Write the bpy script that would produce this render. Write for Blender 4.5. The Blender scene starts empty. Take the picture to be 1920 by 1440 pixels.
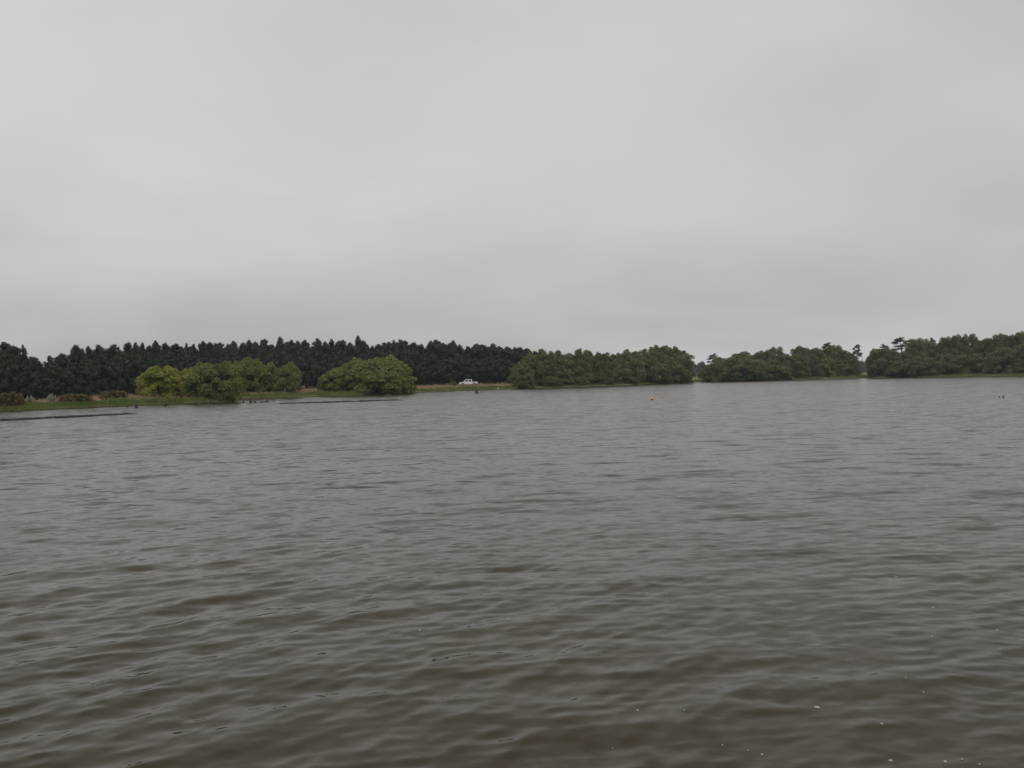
import bpy, bmesh, math, random
import numpy as np
from mathutils import Vector, Matrix, Euler

R_ = math.radians
SC = bpy.context.scene
COL = SC.collection

# ------------------------------------------------------------------ camera
CAM_H = 2.3
F_PX = 1495.0                      # focal length in pixels of the 1920 px wide photograph
cam_d = bpy.data.cameras.new('camera')
cam = bpy.data.objects.new('camera', cam_d)
COL.objects.link(cam)
cam_d.sensor_width = 36.0
cam_d.lens = 36.0 * F_PX / 1920.0
cam_d.clip_start = 0.1
cam_d.clip_end = 20000
cam.matrix_world = Matrix.Translation((0, 0, CAM_H)) @ Matrix.Rotation(R_(90 - 0.30), 4, 'X') @ Matrix.Rotation(R_(-1.30), 4, 'Z')
SC.camera = cam

# ------------------------------------------------------------------ world: overcast
SUN_EL, SUN_AZ = 58.0, 155.0       # degrees; azimuth clockwise from +Y
world = bpy.data.worlds.new('World')
SC.world = world
world.use_nodes = True
nt = world.node_tree
for n in list(nt.nodes): nt.nodes.remove(n)
def N(tree, typ, **kw):
    n = tree.nodes.new(typ)
    for k, v in kw.items(): setattr(n, k, v)
    return n
out = N(nt, 'ShaderNodeOutputWorld')
sky = N(nt, 'ShaderNodeTexSky', sky_type='NISHITA', sun_disc=False)
sky.sun_elevation = R_(SUN_EL); sky.sun_rotation = R_(SUN_AZ)
bg1 = N(nt, 'ShaderNodeBackground'); bg1.inputs[1].default_value = 0.08
nt.links.new(sky.outputs[0], bg1.inputs[0])
# cloud deck: one closed grey layer, soft lumps seen in perspective
tc = N(nt, 'ShaderNodeTexCoord')
sep = N(nt, 'ShaderNodeSeparateXYZ'); nt.links.new(tc.outputs['Generated'], sep.inputs[0])
def math_node(tree, op, a, b=None, clamp=False):
    m = N(tree, 'ShaderNodeMath', operation=op); m.use_clamp = clamp
    for i, v in enumerate((a, b)):
        if v is None: continue
        if isinstance(v, (int, float)): m.inputs[i].default_value = v
        else: tree.links.new(v, m.inputs[i])
    return m.outputs[0]
zz = math_node(nt, 'MAXIMUM', sep.outputs[2], 0.0)
den = math_node(nt, 'ADD', zz, 0.30)
cx = math_node(nt, 'DIVIDE', sep.outputs[0], den)
cy = math_node(nt, 'DIVIDE', sep.outputs[1], den)
cmb = N(nt, 'ShaderNodeCombineXYZ'); nt.links.new(cx, cmb.inputs[0]); nt.links.new(cy, cmb.inputs[1])
SKY_OFF = (37.79, 5.06, 0.0)
def cloud_noise(scale, loc, detail, rough, dist):
    n_ = N(nt, 'ShaderNodeTexNoise'); n_.inputs['Scale'].default_value = scale; n_.inputs['Detail'].default_value = detail
    n_.inputs['Roughness'].default_value = rough; n_.inputs['Distortion'].default_value = dist
    mp = N(nt, 'ShaderNodeMapping'); mp.inputs['Location'].default_value = loc; mp.inputs['Scale'].default_value = (0.85, 1.0, 1.0)
    nt.links.new(cmb.outputs[0], mp.inputs[0]); nt.links.new(mp.outputs[0], n_.inputs['Vector'])
    return n_.outputs['Fac']
big = cloud_noise(0.95, SKY_OFF, 3.0, 0.4, 0.4)
small = cloud_noise(2.6, (SKY_OFF[1], SKY_OFF[0], 4.0), 4.0, 0.5, 0.5)
lum = math_node(nt, 'ADD', math_node(nt, 'MULTIPLY', big, 0.48), math_node(nt, 'MULTIPLY', small, 0.08))
# an overcast deck is brighter overhead than low down
up = math_node(nt, 'MULTIPLY', math_node(nt, 'POWER', zz, 0.7), 0.20)
lum = math_node(nt, 'ADD', math_node(nt, 'ADD', lum, up), 0.212)
cc = N(nt, 'ShaderNodeCombineColor')
bl = math_node(nt, 'MULTIPLY_ADD', zz, 0.10); nt.nodes[-1].inputs[2].default_value = 0.978
nt.links.new(lum, cc.inputs[0]); nt.links.new(math_node(nt, 'MULTIPLY', lum, 0.990), cc.inputs[1]); nt.links.new(math_node(nt, 'MULTIPLY', lum, bl), cc.inputs[2])
ramp = cc
bg2 = N(nt, 'ShaderNodeBackground'); bg2.inputs[1].default_value = 1.0
nt.links.new(ramp.outputs[0], bg2.inputs[0])
mixw = N(nt, 'ShaderNodeMixShader'); mixw.inputs[0].default_value = 0.96
nt.links.new(bg1.outputs[0], mixw.inputs[1]); nt.links.new(bg2.outputs[0], mixw.inputs[2])
nt.links.new(mixw.outputs[0], out.inputs[0])

# ------------------------------------------------------------------ sun behind cloud
sun_d = bpy.data.lights.new('sun', 'SUN')
sun_d.energy = 0.9; sun_d.angle = R_(40); sun_d.color = (1.0, 0.97, 0.93)
sun = bpy.data.objects.new('sun', sun_d); COL.objects.link(sun)
_d = Vector((math.sin(R_(SUN_AZ)) * math.cos(R_(SUN_EL)), math.cos(R_(SUN_AZ)) * math.cos(R_(SUN_EL)), math.sin(R_(SUN_EL))))
sun.rotation_euler = _d.to_track_quat('Z', 'Y').to_euler()

SC.view_settings.view_transform = 'Standard'
SC.view_settings.look = 'None'
SC.view_settings.gamma = 1.0
SC.view_settings.exposure = 0.0
SC.view_settings.use_curve_mapping = False
SC.render.engine = 'CYCLES'
SC.cycles.max_bounces = 6
SC.cycles.diffuse_bounces = 3
SC.cycles.glossy_bounces = 3
SC.cycles.transparent_max_bounces = 6
SC.cycles.volume_bounces = 1
SC.cycles.use_denoising = True

# ------------------------------------------------------------------ helpers
def horizon(px): return 712.1 - (px - 960) * 0.0227
def X_at(px, D): return D * (px - 960) / F_PX
def Z_at(px, py, D): return CAM_H + (horizon(px) - py) * D / F_PX

def tag(o, label=None, cat=None, group=None, kind=None):
    if label: o['label'] = label
    if cat: o['category'] = cat
    if group: o['group'] = group
    if kind: o['kind'] = kind
    return o
def link(o, parent=None):
    COL.objects.link(o)
    if parent: o.parent = parent
    return o
def mesh_obj(name, me, mat=None, parent=None):
    o = bpy.data.objects.new(name, me)
    if mat and not me.materials: me.materials.append(mat)
    return link(o, parent)
def empty(name, loc, rz=0):
    o = bpy.data.objects.new(name, None); COL.objects.link(o)
    o.location = loc; o.rotation_euler = (0, 0, rz); o.empty_display_size = 0.5
    return o
def np_mesh(name, V, F, smooth=False):
    """V (n,3), F (m,k) with k = 3 or 4"""
    me = bpy.data.meshes.new(name)
    V = np.ascontiguousarray(V, np.float32); F = np.ascontiguousarray(F, np.int32)
    m, k = F.shape
    me.vertices.add(len(V)); me.vertices.foreach_set('co', V.ravel())
    me.loops.add(m * k); me.loops.foreach_set('vertex_index', F.ravel())
    me.polygons.add(m)
    me.polygons.foreach_set('loop_start', np.arange(0, m * k, k, dtype=np.int32))
    me.polygons.foreach_set('loop_total', np.full(m, k, np.int32))
    if smooth: me.polygons.foreach_set('use_smooth', np.ones(m, bool))
    me.update(calc_edges=True)
    return me
def unit(a): return a / np.maximum(np.linalg.norm(a, axis=-1, keepdims=True), 1e-9)

def leaf_quads(P, A, L, W, rng, Nn=None):
    """P centres, A long axes, L half length, W half width, Nn leaf normals -> vertices and faces of small leaf-shaped quads"""
    n = len(P)
    if Nn is None: Nn = rng.normal(size=(n, 3))
    Nn = unit(Nn); A = unit(A - Nn * (A * Nn).sum(-1, keepdims=True) * 0.85); B = unit(np.cross(Nn, A))
    L = L[:, None]; W = W[:, None]
    V = np.stack([P - A * L, P + B * W - A * L * 0.1, P + A * L, P - B * W - A * L * 0.1], 1).reshape(-1, 3)
    F = np.arange(4 * n).reshape(n, 4)
    return V, F
def tube(chain, seg=6):
    """chain of (point, radius) -> V, F quads"""
    V = []; F = []
    k = len(chain)
    for i, (p, r) in enumerate(chain):
        p = Vector(p)
        a = Vector(chain[max(i - 1, 0)][0]); b = Vector(chain[min(i + 1, k - 1)][0])
        d = (b - a).normalized()
        s = d.orthogonal().normalized(); t = d.cross(s)
        if i == 0: s0 = s
        else:
            s = (s0 - d * s0.dot(d)).normalized(); t = d.cross(s); s0 = s
        for j in range(seg):
            an = 2 * math.pi * j / seg
            V.append(p + (s * math.cos(an) + t * math.sin(an)) * r)
    for i in range(k - 1):
        for j in range(seg):
            F.append((i * seg + j, i * seg + (j + 1) % seg, (i + 1) * seg + (j + 1) % seg, (i + 1) * seg + j))
    return np.array([list(v) for v in V]), np.array(F)
def join(parts):
    Vs = []; Fs = []; o = 0
    for V, F in parts:
        Vs.append(V); Fs.append(F + o); o += len(V)
    return np.concatenate(Vs), np.concatenate(Fs)

# ------------------------------------------------------------------ materials
def new_mat(name):
    m = bpy.data.materials.new(name); m.use_nodes = True
    t = m.node_tree
    for n in list(t.nodes): t.nodes.remove(n)
    o = N(t, 'ShaderNodeOutputMaterial')
    return m, t, o
def plain(name, col, rough=0.6, metal=0.0, noise=0.0, scale=8.0, spec=0.5):
    m, t, o = new_mat(name)
    p = N(t, 'ShaderNodeBsdfPrincipled')
    p.inputs['Roughness'].default_value = rough; p.inputs['Metallic'].default_value = metal
    p.inputs['Specular IOR Level'].default_value = spec
    if noise > 0:
        c = N(t, 'ShaderNodeTexCoord'); nn = N(t, 'ShaderNodeTexNoise')
        nn.inputs['Scale'].default_value = scale; nn.inputs['Detail'].default_value = 4
        t.links.new(c.outputs['Object'], nn.inputs['Vector'])
        r = N(t, 'ShaderNodeValToRGB')
        r.color_ramp.elements[0].position = 0.3; r.color_ramp.elements[1].position = 0.7
        r.color_ramp.elements[0].color = tuple(x * (1 - noise) for x in col) + (1,)
        r.color_ramp.elements[1].color = tuple(min(1, x * (1 + noise)) for x in col) + (1,)
        t.links.new(nn.outputs['Fac'], r.inputs[0]); t.links.new(r.outputs[0], p.inputs['Base Color'])
    else:
        p.inputs['Base Color'].default_value = tuple(col) + (1,)
    t.links.new(p.outputs[0], o.inputs[0])
    return m
def leaf_mat(name, a, b, under=None, scale=0.5, trans=0.22, per_tree=0.12):
    """two leaf greens mixed by clump noise and leaf, paler underside, light let through"""
    m, t, o = new_mat(name)
    c = N(t, 'ShaderNodeTexCoord'); nn = N(t, 'ShaderNodeTexNoise')
    nn.inputs['Scale'].default_value = scale; nn.inputs['Detail'].default_value = 3
    oi = N(t, 'ShaderNodeObjectInfo')
    add = N(t, 'ShaderNodeVectorMath', operation='ADD')
    t.links.new(c.outputs['Object'], add.inputs[0]); t.links.new(oi.outputs['Location'], add.inputs[1])
    t.links.new(add.outputs[0], nn.inputs['Vector'])
    g = N(t, 'ShaderNodeNewGeometry')
    s = math_node(t, 'MULTIPLY_ADD', g.outputs['Random Per Island'], 0.45)
    t.nodes[-1].inputs[2].default_value = -0.22
    f = math_node(t, 'ADD', math_node(t, 'MULTIPLY_ADD', nn.outputs['Fac'], 2.2), s)
    for n in t.nodes:
        if n.type == 'MATH' and n.operation == 'MULTIPLY_ADD' and n.inputs[1].default_value > 2: n.inputs[2].default_value = -0.6
    fc = math_node(t, 'ADD', f, 0.0, True)
    mx = N(t, 'ShaderNodeMix', data_type='RGBA')
    mx.inputs[6].default_value = tuple(a) + (1,); mx.inputs[7].default_value = tuple(b) + (1,)
    t.links.new(fc, mx.inputs[0])
    col = mx.outputs[2]
    if under:
        mu = N(t, 'ShaderNodeMix', data_type='RGBA')
        t.links.new(math_node(t, 'MULTIPLY', g.outputs['Backfacing'], 0.6), mu.inputs[0])
        t.links.new(col, mu.inputs[6]); mu.inputs[7].default_value = tuple(under) + (1,)
        col = mu.outputs[2]
    hs = N(t, 'ShaderNodeHueSaturation')
    v = math_node(t, 'MULTIPLY_ADD', oi.outputs['Random'], 2 * per_tree); t.nodes[-1].inputs[2].default_value = 1 - per_tree
    h = math_node(t, 'MULTIPLY_ADD', oi.outputs['Random'], 0.03); t.nodes[-1].inputs[2].default_value = 0.485
    t.links.new(v, hs.inputs['Value']); t.links.new(h, hs.inputs['Hue']); t.links.new(col, hs.inputs['Color'])
    d = N(t, 'ShaderNodeBsdfDiffuse'); tr = N(t, 'ShaderNodeBsdfTranslucent')
    t.links.new(hs.outputs[0], d.inputs[0]); t.links.new(hs.outputs[0], tr.inputs[0])
    ms = N(t, 'ShaderNodeMixShader'); ms.inputs[0].default_value = trans
    t.links.new(d.outputs[0], ms.inputs[1]); t.links.new(tr.outputs[0], ms.inputs[2])
    gl = N(t, 'ShaderNodeBsdfGlossy'); gl.inputs['Roughness'].default_value = 0.45
    gl.inputs[0].default_value = (0.8, 0.8, 0.8, 1)
    ms2 = N(t, 'ShaderNodeMixShader'); ms2.inputs[0].default_value = 0.03
    t.links.new(ms.outputs[0], ms2.inputs[1]); t.links.new(gl.outputs[0], ms2.inputs[2])
    t.links.new(ms2.outputs[0], o.inputs[0])
    return m

M = {}
M['pine'] = leaf_mat('pine_needles', (0.030, 0.042, 0.030), (0.055, 0.072, 0.045), scale=0.35, trans=0.12)
M['pine_near'] = leaf_mat('pine_needles_green', (0.028, 0.042, 0.026), (0.055, 0.075, 0.038), scale=0.35, trans=0.12)
M['umbrella'] = leaf_mat('umbrella_pine_needles', (0.045, 0.060, 0.040), (0.080, 0.095, 0.060), scale=0.5, trans=0.12)
M['willow_yellow'] = leaf_mat('willow_leaf_yellow', (0.185, 0.225, 0.024), (0.33, 0.35, 0.045), (0.33, 0.36, 0.09), scale=0.45, trans=0.3)
M['willow'] = leaf_mat('willow_leaf', (0.100, 0.140, 0.024), (0.230, 0.265, 0.052), (0.25, 0.28, 0.10), scale=0.5, trans=0.28)
M['willow_dark'] = leaf_mat('willow_leaf_dark', (0.076, 0.110, 0.020), (0.175, 0.208, 0.042), (0.20, 0.23, 0.08), scale=0.5, trans=0.25)
M['poplar'] = leaf_mat('poplar_leaf', (0.072, 0.102, 0.028), (0.170, 0.200, 0.060), (0.19, 0.21, 0.09), scale=0.4, trans=0.25)
M['bushy'] = leaf_mat('dark_bush_leaf', (0.060, 0.090, 0.024), (0.155, 0.185, 0.054), (0.17, 0.19, 0.08), scale=0.4, trans=0.22)
M['red'] = leaf_mat('reddish_leaf', (0.075, 0.055, 0.035), (0.125, 0.085, 0.055), scale=0.6, trans=0.15)
M['brown'] = leaf_mat('brown_shrub_leaf', (0.105, 0.080, 0.036), (0.185, 0.155, 0.060), scale=0.9, trans=0.15)
M['olive'] = leaf_mat('olive_shrub_leaf', (0.090, 0.105, 0.035), (0.150, 0.150, 0.060), scale=0.8, trans=0.2)
M['pale'] = leaf_mat('pale_shrub_leaf', (0.24, 0.26, 0.19), (0.36, 0.38, 0.30), scale=0.8, trans=0.2)
M['grass'] = leaf_mat('bank_grass_blade', (0.085, 0.130, 0.025), (0.165, 0.200, 0.050), scale=0.12, trans=0.25, per_tree=0)
M['dry'] = leaf_mat('dry_grass_blade', (0.30, 0.22, 0.12), (0.46, 0.36, 0.22), scale=0.15, trans=0.25, per_tree=0)
M['rush'] = leaf_mat('brown_rush_blade', (0.085, 0.060, 0.030), (0.16, 0.12, 0.055), scale=0.2, trans=0.2, per_tree=0)
M['bark'] = plain('bark', (0.085, 0.070, 0.055), 0.9, noise=0.4, scale=3)
M['bark_grey'] = plain('bark_grey', (0.16, 0.15, 0.135), 0.9, noise=0.35, scale=3)
M['wet_wood'] = plain('wet_wood', (0.035, 0.030, 0.026), 0.6, noise=0.4, scale=9)
M['mud'] = plain('mud', (0.055, 0.042, 0.030), 0.7, noise=0.4, scale=2)
M['strands'] = plain('dark_strands', (0.022, 0.021, 0.017), 0.65, noise=0.4, scale=6)
M['white_paint'] = plain('white_car_paint', (0.78, 0.79, 0.78), 0.28)
M['glass'] = plain('dark_window_glass', (0.03, 0.035, 0.04), 0.06)
M['tyre'] = plain('tyre_rubber', (0.025, 0.025, 0.026), 0.85)
M['rim'] = plain('wheel_rim', (0.45, 0.45, 0.46), 0.35, 0.8)
M['dark'] = plain('black_plastic', (0.025, 0.025, 0.027), 0.55)
M['red_lamp'] = plain('tail_lamp', (0.45, 0.02, 0.015), 0.2)
M['lamp'] = plain('headlamp', (0.6, 0.6, 0.58), 0.1)
M['yellow'] = plain('buoy_yellow', (0.62, 0.45, 0.11), 0.45, noise=0.15, scale=6)
M['orange'] = plain('buoy_orange', (0.42, 0.18, 0.03), 0.45, noise=0.2, scale=6)
M['skin'] = plain('skin', (0.52, 0.34, 0.26), 0.55)
M['jacket'] = plain('brown_jacket', (0.105, 0.082, 0.060), 0.85, noise=0.25, scale=6)
M['waders'] = plain('dark_waders', (0.016, 0.015, 0.014), 0.6)
M['feather'] = plain('white_feather', (0.78, 0.77, 0.74), 0.7)
M['beak'] = plain('beak', (0.5, 0.22, 0.03), 0.5)
M['foam'] = plain('foam_fleck', (0.46, 0.44, 0.38), 0.8, noise=0.3, scale=60)
M['log'] = plain('brown_log', (0.13, 0.075, 0.05), 0.8, noise=0.4, scale=5)

# ------------------------------------------------------------------ shoreline and terrain
SHORE = [(-260, 80), (0, 88), (120, 95), (260, 104), (380, 111), (432, 115.5), (447, 128), (456, 139), (560, 143), (660, 146), (720, 153), (760, 164),
         (820, 175), (880, 185), (950, 194), (1120, 208), (1180, 224), (1230, 246), (1290, 262), (1320, 273), (1400, 267), (1480, 271), (1600, 284), (1640, 283),
         (1750, 258), (1920, 234), (2150, 210)]
_t = [(-180, 1.7), (-150, 2.2), (-120, 8), (-95, 28), (-75, 55), (-58, 80)]
for px, D in SHORE:
    u = (px - 960) / F_PX
    _t.append((math.degrees(math.atan(u)), D * math.sqrt(1 + u * u)))
_t += [(58, 215), (75, 150), (95, 60), (120, 12), (150, 2.2), (180, 1.7)]
_t.sort()
TH = np.array([a for a, b in _t]); RR = np.array([b for a, b in _t])
rs = np.random.default_rng(5)
_ph = rs.uniform(0, 6.28, 12); _fr = rs.uniform(0.25, 2.6, 12)
def shore_r(th):                                       # th in degrees
    r = np.interp(th, TH, RR)
    w = sum(np.sin(np.asarray(th) * _fr[i] * 2.2 + _ph[i]) for i in range(12)) / 12
    return r * (1 + 0.012 * w)
PROF_D = np.array([-400, -30, -6, -1.0, -0.15, 0.12, 0.5, 1.4, 3.0, 7, 15, 40, 120, 9000])
PROF_Z = np.array([-0.5, -0.5, -0.4, -0.22, -0.06, 0.12, 0.22, 0.34, 0.46, 0.58, 0.74, 1.12, 1.4, 1.4])
def ground_z(x, y):
    th = np.degrees(np.arctan2(x, y)); r = np.hypot(x, y)
    d = r - shore_r(th)
    z = np.interp(d, PROF_D, PROF_Z)
    bump = 0.10 * np.sin(x * 0.23 + 1.1) * np.sin(y * 0.19) + 0.07 * np.sin(x * 0.61 + y * 0.37)
    return z + bump * np.clip((d - 0.5) / 4, 0, 1)

th = np.concatenate([np.linspace(-180, -44, 90, endpoint=False), np.linspace(-44, 44, 760), np.linspace(44, 180, 91)[1:-1]])
offs = np.array([-30, -6, -1.0, -0.15, 0.12, 0.5, 1.4, 2.2, 3.0, 5, 7, 10, 15, 22, 30, 40, 55, 75, 120, 200, 400, 900, 2500, 5000.0])
rsh = shore_r(th)
inner = np.array([0.0, 0.35, 0.7])
rings = []
for f in inner: rings.append(np.maximum((rsh - 30) * f, 0.2 + 0.1 * f))
for k in offs: rings.append(np.where(rsh + k > 0.3 + 0.005 * (k + 31), rsh + k, 0.3 + 0.005 * (k + 31)))
Rg = np.stack(rings)                                    # (rings, cols)
T = np.radians(th)[None, :]
Xg = Rg * np.sin(T); Yg = Rg * np.cos(T)
Zg = ground_z(Xg, Yg)
V = np.stack([Xg, Yg, Zg], -1).reshape(-1, 3)
def grid_faces(nr, nc, wrap=True):
    i = np.arange(nr - 1)[:, None]; j = np.arange(nc if wrap else nc - 1)[None, :]
    a = i * nc + j; b = i * nc + (j + 1) % nc
    return np.stack([a, b, b + nc, a + nc], -1).reshape(-1, 4)[:, ::-1]
ground_me = np_mesh('ground', V, grid_faces(len(Rg), len(th)), True)
gm, t, o = new_mat('bank_soil_and_pasture')
tcn = N(t, 'ShaderNodeTexCoord'); n1 = N(t, 'ShaderNodeTexNoise'); n1.inputs['Scale'].default_value = 0.09; n1.inputs['Detail'].default_value = 6
t.links.new(tcn.outputs['Object'], n1.inputs['Vector'])
rp = N(t, 'ShaderNodeValToRGB'); rp.color_ramp.elements[0].position = 0.35; rp.color_ramp.elements[1].position = 0.65
rp.color_ramp.elements[0].color = (0.075, 0.085, 0.030, 1); rp.color_ramp.elements[1].color = (0.22, 0.17, 0.09, 1)
t.links.new(n1.outputs['Fac'], rp.inputs[0])
sp = N(t, 'ShaderNodeSeparateXYZ'); t.links.new(tcn.outputs['Object'], sp.inputs[0])
mr = N(t, 'ShaderNodeMapRange'); mr.inputs[1].default_value = 0.08; mr.inputs[2].default_value = 0.2
t.links.new(sp.outputs[2], mr.inputs[0])
mm = N(t, 'ShaderNodeMix', data_type='RGBA'); t.links.new(mr.outputs[0], mm.inputs[0])
mm.inputs[6].default_value = (0.035, 0.026, 0.018, 1); t.links.new(rp.outputs[0], mm.inputs[7])
pb = N(t, 'ShaderNodeBsdfPrincipled'); pb.inputs['Roughness'].default_value = 0.95; pb.inputs['Specular IOR Level'].default_value = 0.2
t.links.new(mm.outputs[2], pb.inputs['Base Color']); t.links.new(pb.outputs[0], o.inputs[0])
tag(mesh_obj('ground', ground_me, gm), kind='structure')

# ------------------------------------------------------------------ water
def wave_field(x, y, dr, az_deg, seed, lam_lo, lam_hi, n, slope, spread):
    """sum of short-crested waves; crests run along az_deg (clockwise from +Y); waves too short for the local mesh are
    left out of it and counted in the last row (the slope variance that the mesh cannot carry)"""
    rg = np.random.default_rng(seed)
    z = np.zeros_like(x); hx = np.zeros_like(x); hy = np.zeros_like(x); lost = np.zeros_like(x)
    for i in range(n):
        lam = lam_lo * (lam_hi / lam_lo) ** rg.random()
        a = math.radians(az_deg + 90 + rg.normal() * spread)
        k = 2 * math.pi / lam
        kx, ky = k * math.sin(a), k * math.cos(a)
        amp = slope * math.sqrt(2.0 / n) / k
        w = np.clip((lam / dr - 2.6) / 2.4, 0, 1)
        p = kx * x + ky * y + rg.uniform(0, 6.283)
        s = np.sin(p); c = np.cos(p)
        z += amp * w * c
        hx -= amp * w * s * math.sin(a); hy -= amp * w * s * math.cos(a)
        lost += (1 - w * w) * slope * slope / n
    return np.stack([hx, hy, z, lost])
rad = np.concatenate([np.linspace(0.4, 3.4, 12), np.exp(np.arange(math.log(3.5), math.log(150), 0.0046)), np.exp(np.arange(math.log(151), math.log(430), 0.012))])
wth = np.concatenate([np.linspace(-180, -40, 40, endpoint=False), np.linspace(-40, 40, 740), np.linspace(40, 180, 41)[1:-1]])
Rw, Tw = np.meshgrid(rad, np.radians(wth), indexing='ij')
xw = (Rw * np.sin(Tw)).astype(np.float32); yw = (Rw * np.cos(Tw)).astype(np.float32)
dr = np.maximum(np.gradient(rad)[:, None] * np.ones_like(Tw) * 0.8, 0.02).astype(np.float32)
side = np.clip((np.abs(np.degrees(Tw)) - 40) / 2, 0, 1)
dr = dr + side * Rw * 0.08
def sstep(a, b, v):
    q = np.clip((v - a) / (b - a), 0, 1); return q * q * (3 - 2 * q)
wr = sstep(0.2, 4.5, xw); wl = sstep(0.0, -3.5, xw); wm = 1 - wr - wl
gust = 0.85 + 0.25 * np.sin(xw * 0.21 + yw * 0.05 + 0.6) * np.sin(yw * 0.13 + 2.0) + 0.15 * np.sin(xw * 0.7 - yw * 0.33)
disp = wl * (wave_field(xw, yw, dr, 48, 11, 0.36, 1.5, 44, 0.074, 21) + wave_field(xw, yw, dr, 54, 12, 0.11, 0.38, 44, 0.088, 27))
disp = disp + wm * (wave_field(xw, yw, dr, 58, 21, 0.32, 1.3, 44, 0.060, 22) + wave_field(xw, yw, dr, 62, 22, 0.10, 0.36, 44, 0.082, 28))
disp = disp + wr * (wave_field(xw, yw, dr, 76, 31, 0.24, 1.1, 44, 0.048, 19) + wave_field(xw, yw, dr, 80, 32, 0.09, 0.30, 44, 0.070, 25))
lost = np.sqrt(disp[3] * 1.0 + 0.0030 * sstep(14.0, 60.0, Rw) + 0.0060 * sstep(80.0, 220.0, Rw))  # added distance terms strengthen the lean and blur of far reflections
disp = disp[:3] * gust * (1.06 - 0.60 * sstep(6.0, 20.0, Rw))
Vw = np.stack([xw + 0.9 * disp[0], yw + 0.9 * disp[1], disp[2]], -1).reshape(-1, 3)
water_me = np_mesh('water', Vw, grid_faces(len(rad), len(wth)), True)
at = water_me.attributes.new('ripple', 'FLOAT', 'POINT')
at.data.foreach_set('value', np.ascontiguousarray(lost.ravel(), np.float32))
WZ = disp[2]
def water_z(x, y):
    i = int(np.argmin(np.abs(rad - math.hypot(x, y)))); j = int(np.argmin(np.abs(wth - math.degrees(math.atan2(x, y)))))
    return float(WZ[i, j])
wmat, t, o = new_mat('murky_lake_water')
tcn = N(t, 'ShaderNodeTexCoord')
pb = N(t, 'ShaderNodeBsdfPrincipled')
pb.inputs['Roughness'].default_value = 0.05; pb.inputs['IOR'].default_value = 1.333
nc = N(t, 'ShaderNodeTexNoise'); nc.inputs['Scale'].default_value = 0.25; nc.inputs['Detail'].default_value = 3
t.links.new(tcn.outputs['Object'], nc.inputs['Vector'])
rc = N(t, 'ShaderNodeValToRGB'); rc.color_ramp.elements[0].position = 0.3; rc.color_ramp.elements[1].position = 0.7
rc.color_ramp.elements[0].color = (0.026, 0.0190, 0.0030, 1); rc.color_ramp.elements[1].color = (0.035, 0.0245, 0.0040, 1)
t.links.new(nc.outputs['Fac'], rc.inputs[0]); t.links.new(rc.outputs[0], pb.inputs['Base Color'])
def mapped(scale, stretch, az):
    mpn = N(t, 'ShaderNodeMapping')
    mpn.inputs['Rotation'].default_value = (0, 0, R_(az))
    mpn.inputs['Scale'].default_value = (scale * stretch, scale, scale)
    t.links.new(tcn.outputs['Object'], mpn.inputs[0])
    return mpn.outputs[0]
def slope_layer(scale, stretch, az, gx, gy, detail):
    """ripple slopes straight from noise (zero mean), so that they hold at any distance"""
    nn = N(t, 'ShaderNodeTexNoise'); nn.inputs['Scale'].default_value = 1.0; nn.inputs['Detail'].default_value = detail
    nn.inputs['Distortion'].default_value = 0.4
    t.links.new(mapped(scale, stretch, az), nn.inputs['Vector'])
    sb = N(t, 'ShaderNodeVectorMath', operation='SUBTRACT'); sb.inputs[1].default_value = (0.5, 0.5, 0.5)
    t.links.new(nn.outputs['Color'], sb.inputs[0])
    ml = N(t, 'ShaderNodeVectorMath', operation='MULTIPLY'); ml.inputs[1].default_value = (gx, gy, 0)
    t.links.new(sb.outputs[0], ml.inputs[0])
    return ml.outputs[0]
def vadd(a, b):
    v = N(t, 'ShaderNodeVectorMath', operation='ADD'); t.links.new(a, v.inputs[0]); t.links.new(b, v.inputs[1]); return v.outputs[0]
sl = vadd(slope_layer(1.7, 0.36, -12, 1.6, 1.8, 2), slope_layer(0.4, 0.25, -5, 0.4, 0.8, 2))
# normals leaned one way like steep wave faces, so far water reflects brighter sky
nd = N(t, 'ShaderNodeTexNoise'); nd.inputs['Scale'].default_value = 1.0; nd.inputs['Detail'].default_value = 3; nd.inputs['Distortion'].default_value = 0.5
t.links.new(mapped(1.5, 0.42, -10), nd.inputs['Vector'])
st = math_node(t, 'ADD', math_node(t, 'MULTIPLY', math_node(t, 'MAXIMUM', math_node(t, 'SUBTRACT', nd.outputs['Fac'], 0.57), 0.0), -11.0), math_node(t, 'MULTIPLY', math_node(t, 'MAXIMUM', math_node(t, 'SUBTRACT', nd.outputs['Fac'], 0.40), 0.0), -4.4))
cs = N(t, 'ShaderNodeCombineXYZ'); t.links.new(st, cs.inputs[1])
sl = vadd(sl, cs.outputs[0])
atn = N(t, 'ShaderNodeAttribute', attribute_name='ripple')
sc_ = N(t, 'ShaderNodeVectorMath', operation='SCALE'); t.links.new(sl, sc_.inputs[0]); t.links.new(atn.outputs['Fac'], sc_.inputs['Scale'])
geo = N(t, 'ShaderNodeNewGeometry')
fine = slope_layer(8.0, 0.45, -14, 0.26, 0.36, 4)
nsum = vadd(vadd(geo.outputs['Normal'], sc_.outputs[0]), fine)
nrm = N(t, 'ShaderNodeVectorMath', operation='NORMALIZE'); t.links.new(nsum, nrm.inputs[0])
t.links.new(nrm.outputs[0], pb.inputs['Normal'])
# ripples too small for the mesh widen the reflection
rgh = math_node(t, 'ADD', math_node(t, 'POWER', math_node(t, 'MULTIPLY', atn.outputs['Fac'], 0.22), 0.5), 0.015)
t.links.new(rgh, pb.inputs['Roughness'])
t.links.new(pb.outputs[0], o.inputs[0])
tag(mesh_obj('water', water_me, wmat), kind='structure')

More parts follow.
